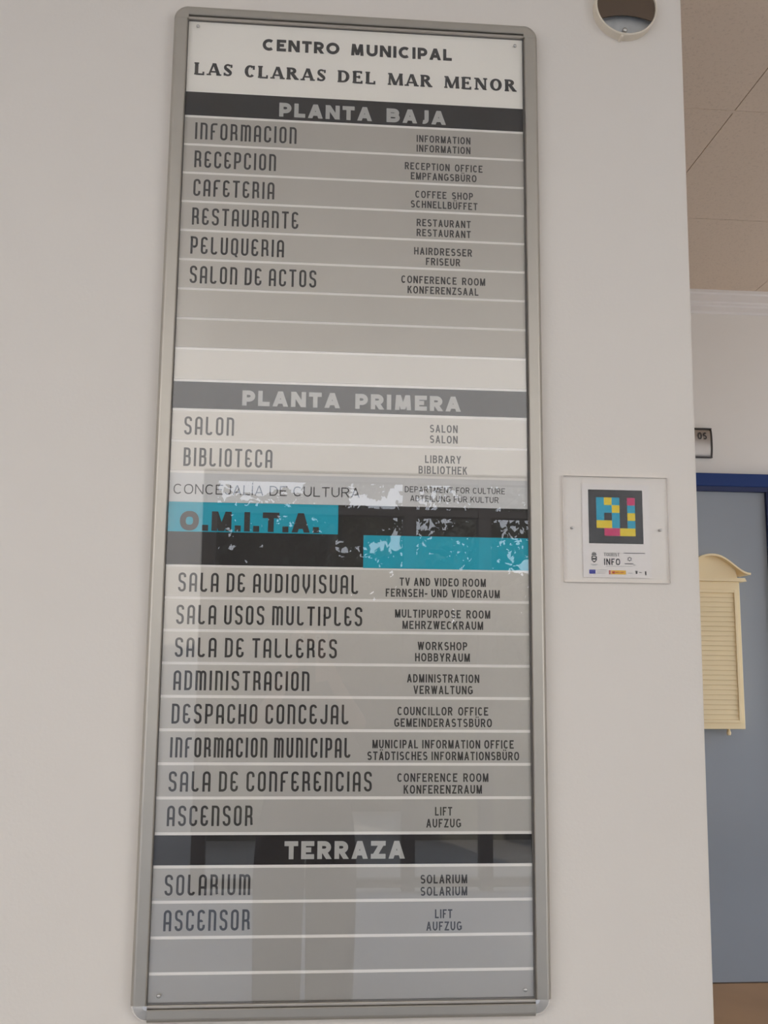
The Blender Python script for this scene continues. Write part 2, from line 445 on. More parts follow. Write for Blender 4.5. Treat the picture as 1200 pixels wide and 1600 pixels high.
def stroke(bm, pts, t, closed=False, cap0=0.0, cap1=0.0, ts=None):
    """thicken a polyline into a ribbon with mitred joints"""
    n = len(pts)
    q = []
    for p in pts:
        if not q or math.hypot(p[0] - q[-1][0], p[1] - q[-1][1]) > 1e-6:
            q.append(p)
    pts = q
    n = len(pts)
    if n < 2:
        return
    if not closed:
        def ext(a, b, e):
            d = math.hypot(a[0] - b[0], a[1] - b[1]) or 1
            return (a[0] + (a[0] - b[0]) / d * e, a[1] + (a[1] - b[1]) / d * e)
        pts = list(pts)
        p0, p1 = ext(pts[0], pts[1], cap0), ext(pts[-1], pts[-2], cap1)
        pts[0], pts[-1] = p0, p1
    Lf, Rt = [], []
    for i in range(n):
        a = pts[i - 1] if (i > 0 or closed) else None
        b = pts[(i + 1) % n] if (i < n - 1 or closed) else None
        p = pts[i]
        h = (ts[i] if ts else t) / 2

        def nrm(u, v):
            d = math.hypot(v[0] - u[0], v[1] - u[1]) or 1
            return (-(v[1] - u[1]) / d, (v[0] - u[0]) / d)
        if a is None:
            nx, nz = nrm(p, b)
            k = h
        elif b is None:
            nx, nz = nrm(a, p)
            k = h
        else:
            n1, n2 = nrm(a, p), nrm(p, b)
            sx, sz = n1[0] + n2[0], n1[1] + n2[1]
            d = math.hypot(sx, sz) or 1
            nx, nz = sx / d, sz / d
            k = h / max(.35, nx * n1[0] + nz * n1[1])
        Lf.append((p[0] + nx * k, p[1] + nz * k))
        Rt.append((p[0] - nx * k, p[1] - nz * k))
    for i in range(n if closed else n - 1):
        j = (i + 1) % n
        quad(bm, [Rt[i], Rt[j], Lf[j], Lf[i]])


def glyph(bm, strokes, x, w, h, t, y):
    """strokes of one letter in a box of outer width w, cap height h, stroke weight t, lower left corner (x, y)"""
    iw, ih = max(w - t, 0.0), h - t

    def mp(p):
        return (x + t / 2 + p[0] * iw, y + t / 2 + p[1] * ih)
    for s in strokes:
        if s[0] == 'l':
            pts = [mp(p) for p in s[1]]
            closed = len(s) > 2 and s[2]

            def cap(p, q):
                dx, dy = p[0] - q[0], p[1] - q[1]
                if abs(dy) > abs(dx) * 3 and (p[1] <= 0.001 or p[1] >= .999):
                    return t / 2
                if abs(dx) > abs(dy) * 3 and (p[0] <= 0.001 or p[0] >= .999):
                    return t / 2
                return 0.0
            stroke(bm, pts, t, closed, cap(s[1][0], s[1][1]), cap(s[1][-1], s[1][-2]))
        elif s[0] == 'd':
            (ax, ay), (bx, by) = s[1], s[2]
            A = (x + t / 2 + ax * iw, y + ay * h)
            Bp = (x + t / 2 + bx * iw, y + by * h)
            dz = Bp[1] - A[1]
            ln = math.hypot(Bp[0] - A[0], dz)
            hw = min(t / 2 * ln / max(abs(dz), 1e-6), t * 1.2)
            quad(bm, [(A[0] - hw, A[1]), (A[0] + hw, A[1]), (Bp[0] + hw, Bp[1]), (Bp[0] - hw, Bp[1])])
        elif s[0] == 'dot':
            px, py = mp((s[1], 0))[0], (y + t / 2 if s[2] == 0 else y + s[2] * h - t / 2)
            d = t / 2 * (.85 if s[2] else 1.05)
            quad(bm, [(px - d, py - d), (px + d, py - d), (px + d, py + d), (px - d, py + d)])


def serif_glyph(bm, strokes, x, w, h, t, y):
    hair = t * .58
    sh = h * .12

    def mp(p):
        return (x + p[0] * w, y + p[1] * h)
    for s in strokes:
        k = s[0]
        if k == 'w':
            A, Bp = mp(s[2]), mp(s[3])
            dz = Bp[1] - A[1]
            hw = t * s[1] / 2 * math.hypot(Bp[0] - A[0], dz) / abs(dz)
            quad(bm, [(A[0] - hw, A[1]), (A[0] + hw, A[1]), (Bp[0] + hw, Bp[1]), (Bp[0] - hw, Bp[1])])
        elif k == 'b':
            A, Bp = mp(s[2]), mp(s[3])
            q = t * s[1] / 2
            quad(bm, [(A[0], A[1] - q), (Bp[0], Bp[1] - q), (Bp[0], Bp[1] + q), (A[0], A[1] + q)])
        elif k == 'v':
            X = x + s[1] * w
            quad(bm, [(X - t / 2, y), (X + t / 2, y), (X + t / 2, y + h), (X - t / 2, y + h)])
        elif k == 's':
            X, q = x + s[1] * w, s[3] * h / 2
            z0 = y if s[2] == 0 else y + h - sh
            quad(bm, [(X - q, z0), (X + q, z0), (X + q, z0 + sh), (X - q, z0 + sh)])
        elif k == 't':
            X = x + s[1] * w
            quad(bm, [(X - hair * .9, y + s[2] * h), (X, y + s[2] * h), (X, y + s[3] * h), (X - hair * .9, y + s[3] * h)])
        elif k == 'bowl':
            X = x + s[1] * w
            xr = x + s[4] * w - t / 2
            z0, z1 = y + s[2] * h + hair / 2, y + s[3] * h - hair / 2
            cz, rz = (z0 + z1) / 2, (z1 - z0) / 2
            xm = X + (xr - X) * .35
            a = arc(xm, cz, xr - xm, rz, 90, -90, 14)
            ts = [hair + (t - hair) * math.cos(math.radians(90 - 180 * i / 14)) ** 1.5 if 0 < i < 14 else hair for i in range(15)]
            stroke(bm, [(X, z1)] + a + [(X, z0)], t, ts=[hair] + ts + [hair])
        elif k in ('o', 'c'):
            n = 34
            a0, a1 = (0, 360) if k == 'o' else (48, 318)
            cx, rx, rz = x + w / 2, w / 2 - t / 2, h / 2 - hair / 2
            pts = arc(cx, y + h / 2, rx, rz, a0, a1, n)
            ts = [hair + (t - hair) * abs(math.cos(math.radians(a0 + (a1 - a0) * i / n))) ** 1.4 for i in range(n + 1)]
            if k == 'o':
                stroke(bm, pts[:-1], t, True, ts=ts[:-1])
            else:
                stroke(bm, pts, t, ts=ts)
                X = x + w * .93
                quad(bm, [(X - hair, y + h * .64), (X, y + h * .64), (X, y + h * .97), (X - hair, y + h * .97)])
        elif k == 'sn':
            q = hair
            rx = w / 2 - t * .45
            cx = x + w / 2
            up = arc(cx, y + h * .74, rx * .94, h * .26 - q / 2, 30, 270, 14)
            lo = arc(cx, y + h * .25, rx, h * .25 - q / 2, 90, -150, 14)
            up[-1] = (cx, y + h * .5)
            pts = up[:-2] + [(cx, y + h * .5)] + lo[2:]
            m_ = len(pts)
            ts = [q + (t - q) * math.exp(-((i / (m_ - 1) - .5) / .17) ** 2) for i in range(m_)]
            stroke(bm, pts, t, ts=ts)
            for X, za, zb in ((x + w * .80, .70, .96), (x + w * .04, .04, .28)):
                quad(bm, [(X, y + h * za), (X + hair * .9, y + h * za), (X + hair * .9, y + h * zb), (X, y + h * zb)])


def text_bm(bm, s, x0, x1, zb, h, font, t, gap, space, wk=1.0):
    """set a line of capitals between x0 and x1 on the base line zb; letter widths and gaps stretch together to fill it"""
    ser = font is SERIF
    tot = 0.0
    adv = []
    for i, ch in enumerate(s):
        if ch == ' ':
            adv.append((space, 0))
            tot += space
            continue
        w = font[ch][0] * wk
        adv.append((w, 1))
        nxt = s[i + 1] if i + 1 < len(s) else None
        if nxt and nxt != ' ':
            tot += gap
        tot += w
    nst = sum(1 for ch in s if ch != ' ' and not ser)
    k = ((x1 - x0) - (nst * t)) / (tot * h)          # scale for skeleton widths and gaps
    if ser:
        k = (x1 - x0) / (tot * h)
    x = x0
    for i, ch in enumerate(s):
        if ch == ' ':
            x += space * h * k
            continue
        w = font[ch][0] * wk * h * k + (0 if ser else t)
        (serif_glyph if ser else glyph)(bm, font[ch][1], x, w, h, t, zb)
        x += w
        if i + 1 < len(s) and s[i + 1] != ' ':
            x += gap * h * k
    return bm


def letter_obj(name, lines, m, parent, y):
    bm = bmesh.new()
    for a in lines:
        text_bm(bm, *a)
    for v in bm.verts:
        v.co.y += y
    for f in bm.faces:
        f.normal_update()
        if f.normal.y > 0:
            f.normal_flip()
    o = link(name, bm, m, parent)
    return o


# ================================================================ the building
T = 0.012                      # face of the sign wall
# sign wall: its right-hand arris leans a few millimetres, as in the photograph
bm = bmesh.new()
xt, xb = 0.8635, 0.8475
prism(bm, [(XL, 0), (xb - .0, 0), (xt, CEIL), (XL, CEIL)], 'y', T, T + 0.20)
es = [e for e in bm.edges if all(v.co.x > .8 for v in e.verts) and abs(e.verts[0].co.z - e.verts[1].co.z) > 1]
bmesh.ops.bevel(bm, geom=es, offset=0.004, segments=3, affect='EDGES')
struct('wall_front', bm, M['wall'])
BACK = 1.93
struct('wall_back', B(-.6, XR, BACK, BACK + .15, 0, CEIL), M['wall_back'])
struct('wall_right', B(XR, XR + .15, PORCH, T + .2, 0, CEIL), M['wall_back'])
struct('wall_left', B(XL - .15, XL, PORCH, T + .2, 0, CEIL), M['wall'])
struct('wall_corridor', B(-.75, -.6, T + .2, BACK + .15, 0, CEIL), M['wall_back'])
struct('floor', B(XL - .15, XR + .15, PORCH, T + .1, -.1, 0), M['floor'])
struct('floor_corridor', B(-.75, XR + .15, T + .1, BACK + .15, -.1, 0), M['floor2'])
struct('ceiling_front', B(XL - .15, XR + .15, PORCH, T, CEIL, CEIL + .12), M['white_ceiling'])

# suspended ceiling behind the sign wall: 60 cm mineral tiles on a thin grid
bm = bmesh.new()
gx0, gy0 = 1.278, 0.722
xs = [x for x in [gx0 + .6 * k for k in range(-4, 5)] if -.6 < x < XR]
ys = [y for y in [gy0 + .6 * k for k in range(-2, 4)] if T + .01 < y < BACK]
xs = [-.6] + xs + [XR]
ys = [T] + ys + [BACK]
for i in range(len(xs) - 1):
    for j in range(len(ys) - 1):
        box(bm, xs[i] + .0013, xs[i + 1] - .0013, ys[j] + .0013, ys[j + 1] - .0013, CEIL, CEIL + .02)
struct('ceiling_tiles', bm, M['ceiling_tile'])
struct('ceiling_grid', B(-.6, XR, T, BACK + .15, CEIL + .006, CEIL + .12), M['visor'])
bm = bmesh.new()
box(bm, 1.05, XR, 0.712, 0.7225, CEIL - .0015, CEIL + .004)
struct('trim_1', bm, M['ceiling_tile'])

# stepped cornice at the top of the back wall
zc = CEIL
prof = [(BACK, zc), (BACK - .030, zc), (BACK - .030, zc - .012), (BACK - .024, zc - .016), (BACK - .024, zc - .044), (BACK - .018, zc - .048),
        (BACK - .018, zc - .056), (BACK - .012, zc - .060), (BACK - .012, zc - .078), (BACK - .006, zc - .082), (BACK, zc - .084)]
struct('trim_2', prism(bmesh.new(), prof, 'x', -.6, XR), M['cornice'])

# ---------------------------------------------------------------- blue glazed door in the back wall
dr = bpy.data.objects.new('door_1', None)
COL.objects.link(dr)
dr.location = (1.48, BACK, 0)
dr['kind'] = 'structure'
dr['label'] = 'blue framed door with obscured grey glass in the back wall'


def rel(o, root):
    o.data.transform(Matrix.Translation(-Vector(root.location)))
    o.parent = root
    return o


DX0, DX1 = 1.0, 1.962
DT = Z(.3324)
bm = bmesh.new()
box(bm, DX0, DX1, BACK - .03, BACK + .0, DT - .048, DT, .003)
box(bm, DX0, DX0 + .07, BACK - .03, BACK, .14, DT - .048, .003)
box(bm, DX1 - .07, DX1, BACK - .03, BACK, .14, DT - .048, .003)
box(bm, DX0, DX1, BACK - .03, BACK, 0, .14, .003)
rel(link('door_frame', bm, M['blue']), dr)
bm = bmesh.new()
box(bm, DX0 + .07, DX1 - .07, BACK - .026, BACK, DT - .066, DT - .046, .002)
box(bm, DX1 - .078, DX1 - .066, BACK - .026, BACK, .14, DT - .0665, .002)
box(bm, DX0 + .066, DX0 + .078, BACK - .026, BACK, .14, DT - .0665, .002)
rel(link('glazing_bead', bm, M['blue_dark']), dr)
rel(link('door_pane', B(DX0 + .07, DX1 - .07, BACK - .012, BACK - .004, .13, DT - .05), M['door_glass']), dr)

# ---------------------------------------------------------------- glazed facade across the courtyard, planting beyond
OX0, OX1, OZ = -.50, 3.2, 2.82
bm = bmesh.new()
box(bm, -9, OX0, WIN_Y - .12, WIN_Y + .12, -.02, 4.6)
box(bm, OX0, OX1, WIN_Y - .12, WIN_Y + .12, OZ, 4.6)
box(bm, OX1, 9, WIN_Y - .12, WIN_Y + .12, -.02, 4.6)
bmesh.ops.remove_doubles(bm, verts=bm.verts, dist=1e-5)
struct('wall_window', bm, M['facade'])
wn = bpy.data.objects.new('window_1', None)
COL.objects.link(wn)
wn.location = (0, WIN_Y, 0)
wn['kind'] = 'structure'
wn['label'] = 'dark mullioned window bays facing the sign'
mx2 = [OX0 + .045, .94, 1.47, 2.35, OX1 - .045]
bm = bmesh.new()
for x in mx2:
    box(bm, x - .045, x + .045, WIN_Y - .05, WIN_Y + .05, .0, OZ, .004)
for z_ in (2.55, 0.05, OZ - .03):
    box(bm, OX0, OX1, WIN_Y - .04, WIN_Y + .04, z_ - .026, z_ + .026, .004)
rel(link('window_frame', bm, M['mullion']), wn)
for a, b in zip(mx2[:-1], mx2[1:]):
    rel(link('window_pane', B(a + .045, b - .045, WIN_Y - .004, WIN_Y + .004, .08, OZ - .06), M['pane']), wn)
# open frame added at the corridor's east end to let daylight in
w2 = bpy.data.objects.new('window_added', None)
COL.objects.link(w2)
w2.location = (XR, 1, 0)
w2['kind'] = 'structure'
w2['label'] = 'unseen open frame added at the corridor end for daylight'
bm = bmesh.new()
for y in (T + .24, 1.07, BACK - .04):
    box(bm, XR - .03, XR + .03, y - .03, y + .03, 0, CEIL, .003)
for z_ in (.04, CEIL - .03):
    box(bm, XR - .03, XR + .03, T + .2, BACK, z_ - .03, z_ + .03, .003)
rel(link('window_frame', bm, M['mullion']), w2)

struct('terrace_ground', B(-26, 26, -30, 30, -.14, -.101), M['terrace'])
struct('courtyard_floor', B(-9, 9, WIN_Y, PORCH, -.1, -.01), M['court'])
# ================================================================ the directory sign
PW = 0.57                       # panel width
V0, V1 = -.04167, 1.52363       # top and bottom of the panel
RX0, RX1, RV0, RV1 = -.0240, .5955, -.0640, 1.5468
sign = thing('directory_sign', 'tall silver framed directory sign with grey slats hung on the white wall', 'directory sign', (PW / 2, T, Z(1.54)))


def part(name, bm, m, parent=None, smooth=False, label=None, root=None):
    root = root or sign
    o = link(name, bm, m, smooth=smooth)
    o.data.transform(Matrix.Translation(-Vector(root.location)))
    o.parent = root
    if label:
        o['label'] = label
    return o


def sub(o, parent, root=None):
    """hang a finished mesh below a part, keeping where it stands"""
    root = root or sign
    o.data.transform(Matrix.Translation(-Vector(root.location)))
    o.parent = parent
    return o


part('backing_panel', B(-.004, PW + .004, .0008, .0115, Z(V1 + .003), Z(V0 - .003)), M['backing'])

# snap frame rails: rounded outer edge, flat face, step down to the panel
RF = -.0105                      # front face of the rails


def rail_prof(w):
    """(across from outside to inside, depth)"""
    pts = [(0, T), (0, RF + .007)]
    pts += [(.007 - .007 * math.cos(math.radians(a)), RF + .007 - .007 * math.sin(math.radians(a))) for a in (20, 45, 70, 90)]
    pts += [(w - .0012, RF), (w, RF + .0012), (w, T)]
    return pts


wl = -.0 - RX0
cz = .0245                       # corner size
zt, zb_ = Z(RV0), Z(RV1)
# vertical rails
for side in (0, 1):
    pf = rail_prof(.0228)
    pts = [((RX0 + a) if side == 0 else (RX1 - a), d) for a, d in pf]
    part('frame_rail', prism(bmesh.new(), pts, 'z', zb_ + cz, zt - cz), M['alu'])
for side in (0, 1):
    w_ = .0172 if side == 0 else .0190
    pf = rail_prof(w_)
    bm = bmesh.new()
    pts = [(d, (zt - a) if side == 0 else (zb_ + a)) for a, d in pf]
    prism(bm, pts, 'x', RX0 + cz, RX1 - cz)
    part('frame_rail', bm, M['alu'])
    # thin lower lip that clamps the cover sheet
    bm = bmesh.new()
    if side == 0:
        box(bm, -.001, PW + .002, -.0070, .004, zt - w_ - .0055, zt - w_ - .0015, .0006)
    else:
        box(bm, -.001, PW + .002, -.0070, .004, zb_ + w_ + .0010, zb_ + w_ + .0050, .0006)
    part('clamp_lip', bm, M['alu_lip'])
# groove between rails and panel, its shade put in as dark strips
bm = bmesh.new()
box(bm, RX0 + .0215, -.0002, -.003, T, zb_ + .0262, zt - .0237)
box(bm, PW + .0002, RX1 - .0215, -.003, T, zb_ + .0262, zt - .0237)
box(bm, RX0 + .02, RX1 - .02, -.003, T, zt - .0235, zt - .016)
box(bm, RX0 + .02, RX1 - .02, -.003, T, zb_ + .0175, zb_ + .026)
part('groove_shade', bm, M['groove_shade'])


def corner(cx, cz_, a0, m, label=None):
    bm = bmesh.new()
    R = cz
    n = 14
    prof = [(0, RF - .0004)]
    if label:
        prof += [(R * .25, RF - .0002), (R * .85, RF + .0050), (R - .0008, RF + .0085)]
    else:
        prof += [(R - .007, RF - .0004)]
        prof += [(R - .007 + .007 * math.sin(math.radians(a)), RF + .0066 - .007 * math.cos(math.radians(a))) for a in (20, 45, 70, 90)]
    prof += [(R, T)]
    revolve(bm, prof, (cx, 0, cz_), 'y', n, math.radians(a0), math.radians(a0 + 90))
    for s_ in (a0, a0 + 90):
        c, q = math.cos(math.radians(s_)), math.sin(math.radians(s_))
        vs = [bm.verts.new((cx + r * c, y, cz_ + r * q)) for r, y in prof] + [bm.verts.new((cx, T, cz_))]
        bm.faces.new(vs)
    bmesh.ops.remove_doubles(bm, verts=bm.verts, dist=1e-6)
    bmesh.ops.recalc_face_normals(bm, faces=bm.faces)
    return part('corner_cap', bm, m, label=label)


corner(RX0 + cz, zt - cz, 90, M['alu'])
corner(RX1 - cz, zt - cz, 0, M['alu'])
corner(RX0 + cz, zb_ + cz, 180, M['corner'], 'polished metal corner cap, sky reflection put into its pale colour')
corner(RX1 - cz, zb_ + cz, 270, M['corner'], 'polished metal corner cap, sky reflection put into its pale colour')

G = .0022                        # half of the white gap between two slats
YL = -.0003                      # lettering lies just proud of its slat


def slat(va, vb, m, name='slat', x0=0.0, x1=PW, y=0.0, label=None):
    return part(name, B(x0, x1, y, .0009, Z(vb), Z(va), .0), m, label=label)


# white heading
hp = slat(V0, .0874, M['white_panel'], 'title_panel', label='white title panel')
sub(letter_obj('lettering', [('CENTRO MUNICIPAL', .1246, .4476, Z(.0055), .0215, GEO, .0054, .22, 1.1, .92)], M['ink'], None, YL), hp)
sub(letter_obj('lettering', [('LAS CLARAS DEL MAR MENOR', .0132, .5595, Z(.0563), .0222, SERIF, .0058, .26, 1.0, 1.0)], M['ink'], None, YL), hp)

# floor headings
for s_, va, vb, x0, x1, ct, cb in (('PLANTA BAJA', .0874, .1290, .1555, .4372, .0992, .1243), ('PLANTA PRIMERA', .58688, .63056, .1091, .4616, .5988, .6238),
                                   ('TERRAZA', 1.28592, 1.3288, .1930, .3746, 1.2950, 1.3210)):
    o = slat(va, vb, M['dark'], 'heading_slat', label='black heading slat')
    t_ = letter_obj('lettering', [(s_, x0, x1, Z(cb), cb - ct, GEO, .0071, .22, 1.15, .88)], M['silver_ink'], None, YL)
    t_['label'] = 'silver lettering'
    sub(t_, o)

p_ = .05005
VA = [.13126 + p_ * i for i in range(10)]
VB = [.88148 + p_ * i for i in range(9)]
VC = [1.33109 + p_ * i for i in range(4)]
EN_H = .0128


def row(va, vb, es=None, ex=None, en=()):
    o = slat(va + G, vb - G, M['slat'])
    if es:
        sub(letter_obj('lettering', [(es, ex[0], ex[1], Z(va + .0408), .0298, DECO, .0035, .62, 1.5, 1.0)], M['ink'], None, YL), o)
    for k, (s2, a, b) in enumerate(en):
        sp = 1.15 if s2.count(' ') == 1 and s2.startswith(('REC', 'COF', 'CONF', 'MULT', 'COUN')) else .85
        base = va + (.0264, .0440)[k]
        sub(letter_obj('lettering', [(s2, a, b, Z(base), EN_H, SANS, .0021, .27, sp, .78)], M['ink'], None, YL), o)
    return o


ES = [('INFORMACION', (.0176, .1855)), ('RECEPCION', (.0183, .1525)), ('CAFETERIA', (.0185, .1511)), ('RESTAURANTE', (.0182, .1918)), ('PELUQUERIA', (.0176, .1694)), ('SALON DE ACTOS', (.0183, .2233))]
EN = [(('INFORMATION', .3876, .4794), ('INFORMATION', .3876, .4794)), (('RECEPTION OFFICE', .3678, .4998), ('EMPFANGSBÜRO', .3780, .4895)), (('COFFEE SHOP', .3857, .4834), ('SCHNELLBÜFFET', .3782, .4909)),
      (('RESTAURANT', .3883, .4794), ('RESTAURANT', .3883, .4794)), (('HAIRDRESSER', .3842, .4814), ('FRISEUR', .4040, .4614)), (('CONFERENCE ROOM', .3632, .5032), ('KONFERENZSAAL', .3737, .4918))]
for i in range(9):
    vb = VA[i + 1] if i < 8 else .5846
    if i < 6:
        row(VA[i], vb, ES[i][0], ES[i][1], EN[i])
    else:
        row(VA[i], vb)
row(.6330, .6836, 'SALON', (.0193, .0975), (('SALON', .4112, .4566), ('SALON', .4112, .4566)))
row(.6836, .7331, 'BIBLIOTECA', (.0201, .1596), (('LIBRARY', .4035, .4620), ('BIBLIOTHEK', .3932, .4721)))
# printed paper slat for the culture department
o = slat(.7331 + G, .7815, M['paper'], label='pale printed paper slat')
sub(letter_obj('lettering', [('CONCEJALÍA DE CULTURA', .0066, .2991, Z(.7690), .0158, SANS, .0017, .22, .75, .98)], M['ink_soft'], None, YL), o)
sub(letter_obj('lettering', [('DEPARTMENT FOR CULTURE', .3712, .5334, Z(.7583), .0096, SANS, .0012, .24, .85, .98)], M['ink_soft'], None, YL), o)
sub(letter_obj('lettering', [('ABTEILUNG FÜR KULTUR', .3800, .5229, Z(.7728), .0096, SANS, .0012, .24, .85, .98)], M['ink_soft'], None, YL), o)
# black band with two cyan strips
slat(.7815, .8800, M['dark'], 'blank_slat', label='black blank slat')
cy = slat(.7818, .8285, M['cyan'], 'cyan_strip', 0.0, .2655, -.0006, 'turquoise strip')
sub(letter_obj('lettering', [('O.M.I.T.A.', .0185, .2352, Z(.8268), .0308, SANS, .0090, .24, .5, .92)], M['ink'], None, -.0009), cy)
slat(.8290, .8808, M['cyan'], 'cyan_strip', .3060, PW, -.0006, 'turquoise strip')

ES2 = [('SALA DE AUDIOVISUAL', (.0197, .2989)), ('SALA USOS MULTIPLES', (.0187, .3056)), ('SALA DE TALLERES', (.0187, .2668)), ('ADMINISTRACION', (.0184, .2253)), ('DESPACHO CONCEJAL', (.0178, .2868)),
       ('INFORMACION MUNICIPAL', (.0175, .2904)), ('SALA DE CONFERENCIAS', (.0173, .3234)), ('ASCENSOR', (.0169, .1444))]
EN2 = [(('TV AND VIDEO ROOM', .3639, .5012), ('FERNSEH- UND VIDEORAUM', .3420, .5235)), (('MULTIPURPOSE ROOM', .3571, .5080), ('MEHRZWECKRAUM', .3688, .4965)), (('WORKSHOP', .3928, .4712), ('HOBBYRAUM', .3889, .4752)),
       (('ADMINISTRATION', .3765, .4900), ('VERWALTUNG', .3866, .4797)), (('COUNCILLOR OFFICE', .3619, .5038), ('GEMEINDERASTSBÜRO', .3571, .5095)), (('MUNICIPAL INFORMATION OFFICE', .3237, .5436), ('STÄDTISCHES INFORMATIONSBÜRO', .3160, .5518)),
       (('CONFERENCE ROOM', .3624, .5034), ('KONFERENZRAUM', .3723, .4933)), (('LIFT', .4206, .4472), ('AUFZUG', .4072, .4608))]
for i in range(8):
    row(VB[i], VB[i + 1] if i < 7 else 1.2836, ES2[i][0], ES2[i][1], EN2[i])
row(VC[0], VC[1], 'SOLARIUM', (.0177, .1436), (('SOLARIUM', .3987, .4700), ('SOLARIUM', .3987, .4700)))
row(VC[1], VC[2], 'ASCENSOR', (.0180, .1444), (('LIFT', .4208, .4471), ('AUFZUG', .4077, .4616)))
row(VC[2], VC[3])
row(VC[3], V1 + G)

part('cover_sheet', B(.0004, PW - .0004, -.0048, -.0018, Z(V1), Z(V0)), M['glass'], label='clear glossy cover sheet')
for x, v in ((.0159, -.0294), (.5567, -.0269), (.0160, 1.5105), (.5567, 1.5102)):
    bm = revolve(bmesh.new(), [(0, -.0062), (.0016, -.0062), (.0026, -.0056), (.0029, -.0046)], (x, 0, Z(v)), 'y', 20)
    part('screw', bm, M['screw'], smooth=True)

# ================================================================ small clear plaque beside the sign
pq = thing('tourist_plaque', 'small clear square plaque with black and coloured code card on white wall', 'plaque', (.7175, T, Z(.8965)))
ax0, ax1, av0, av1 = .6305, .8045, .7238, .8965
card = part('card', B(.6622, .7745, T - .0022, T - .0012, Z(.8890), Z(.7349)), M['card'], root=pq, label='white printed card')
cb = B(.6727, .7629, T - .0027, T - .0021, Z(.8336), Z(.7452))
cb = sub(link('code_square', cb, M['code_black']), card, pq)
cb['label'] = 'black square with coloured cells'
rows_ = ('cyc.m', 'ccy.c', 'c.c.y', 'yyc.c', '.mmyy')
cw = (.7629 - .6727) / 7
ch_ = (.8336 - .7452) / 7
bm = bmesh.new()
key = {'c': 0, 'y': 1, 'm': 2}
for j, r_ in enumerate(rows_):
    for i, c_ in enumerate(r_):
        if c_ != '.':
            n0 = len(bm.faces)
            x0, z1 = .6727 + cw * (i + 1), Z(.7452) - ch_ * (j + 1)
            box(bm, x0, x0 + cw, T - .0030, T - .0026, z1 - ch_, z1)
            bm.faces.ensure_lookup_table()
            for f in bm.faces[n0:]:
                f.material_index = key[c_]
o = link('code_cells', bm, None, mats=[M['code_cyan'], M['code_yellow'], M['code_magenta']])
sub(o, card, pq)
YC = T - .0024


def cpx(x, y):
    """card print is laid out on a 0..1 grid across the black square"""
    return .6727 + x * (.7629 - .6727), Z(.7452) - y * (.8336 - .7452)


def printed(name, quads=(), lines=(), m='ink', polys=()):
    bm = bmesh.new()
    for x0, x1, y0, y1 in quads:
        a, b = cpx(x0, y0), cpx(x1, y1)
        quad(bm, [(a[0], b[1]), (b[0], b[1]), (b[0], a[1]), (a[0], a[1])])
    for pl in polys:
        quad(bm, [cpx(*p) for p in pl])
    for s_, x0, x1, yb, h, t in lines:
        a, b = cpx(x0, yb), cpx(x1, yb)
        text_bm(bm, s_, a[0], b[0], a[1], h * (.8336 - .7452), SANS, t, .2, .6, .7)
    for v in bm.verts:
        v.co.y += YC
    for f in bm.faces:
        f.normal_update()
        if f.normal.y > 0:
            f.normal_flip()
    return sub(link(name, bm, M[m]), card, pq)


printed('lettering', lines=[('TOURIST', .265, .55, 1.235, .065, .00085), ('INFO', .265, .56, 1.395, .12, .0019)])
# shield with crown
sh = [(.035, 1.23), (.135, 1.23), (.135, 1.31), (.085, 1.36), (.035, 1.31)]
printed('coat_of_arms', quads=[(.035, .058, 1.24, 1.31), (.112, .135, 1.24, 1.31), (.05, .12, 1.225, 1.245), (.055, .115, 1.27, 1.30), (.05, .07, 1.17, 1.205), (.078, .092, 1.16, 1.205), (.10, .12, 1.17, 1.205),
                                (.04, .13, 1.20, 1.215), (.02, .15, 1.385, 1.392), (.05, .12, 1.405, 1.41)],
        polys=[[(.035, 1.31), (.058, 1.31), (.085, 1.335), (.085, 1.36)], [(.135, 1.31), (.112, 1.31), (.085, 1.335), (.085, 1.36)]], m='ink_soft')
# star-shaped mark with its word line
bm = bmesh.new()
cx, cz2 = cpx(.735, 1.28)
for k in range(6):
    a = k * PI / 3 + .5
    r0, r1 = .0022, .0038
    q = .35
    quad(bm, [(cx + r0 * math.cos(a - q), cz2 + r0 * math.sin(a - q)), (cx + r1 * math.cos(a - .18), cz2 + r1 * math.sin(a - .18)), (cx + r1 * math.cos(a + .18), cz2 + r1 * math.sin(a + .18)), (cx + r0 * math.cos(a + q), cz2 + r0 * math.sin(a + q))])
stroke(bm, [(cx + .0024 * math.cos(t_), cz2 + .0024 * math.sin(t_)) for t_ in [2 * PI * i / 18 for i in range(18)]], .0009, True)
for v in bm.verts:
    v.co.y += YC
for f in bm.faces:
    f.normal_update()
    if f.normal.y > 0:
        f.normal_flip()
sub(link('star_mark', bm, M['ink_soft']), card, pq)
printed('fine_print', quads=[(.63, 1.02, 1.165, 1.178), (.64, .80, 1.36, 1.375), (.80, .84, 1.385, 1.393), (.30, .78, 1.415, 1.419), (.13, .31, 1.485, 1.489), (.13, .31, 1.515, 1.519), (.13, .27, 1.545, 1.549), (.70, .78, 1.535, 1.54),
                              (.84, .87, 1.50, 1.55), (.83, .88, 1.495, 1.505), (.90, .95, 1.52, 1.53), (1.01, 1.035, 1.50, 1.57)], m='ink_soft')
printed('flag_mark', quads=[(-.01, .105, 1.485, 1.56)], m='eu_blue')
printed('flag_mark', quads=[(.35, .37, 1.49, 1.565), (.375, .385, 1.49, 1.565)], m='flag_red')
printed('flag_mark', quads=[(.39, .66, 1.49, 1.565)], m='flag_yellow')
printed('fine_print', quads=[(.41, .46, 1.51, 1.55), (.47, .53, 1.52, 1.535), (.55, .62, 1.52, 1.535)], m='flag_red')
part('acrylic_plate', B(ax0, ax1, T - .0062, T - .0032, Z(av1), Z(av0)), M['acrylic'], root=pq, label='clear acrylic plate')
bm = bmesh.new()
ew = .0004
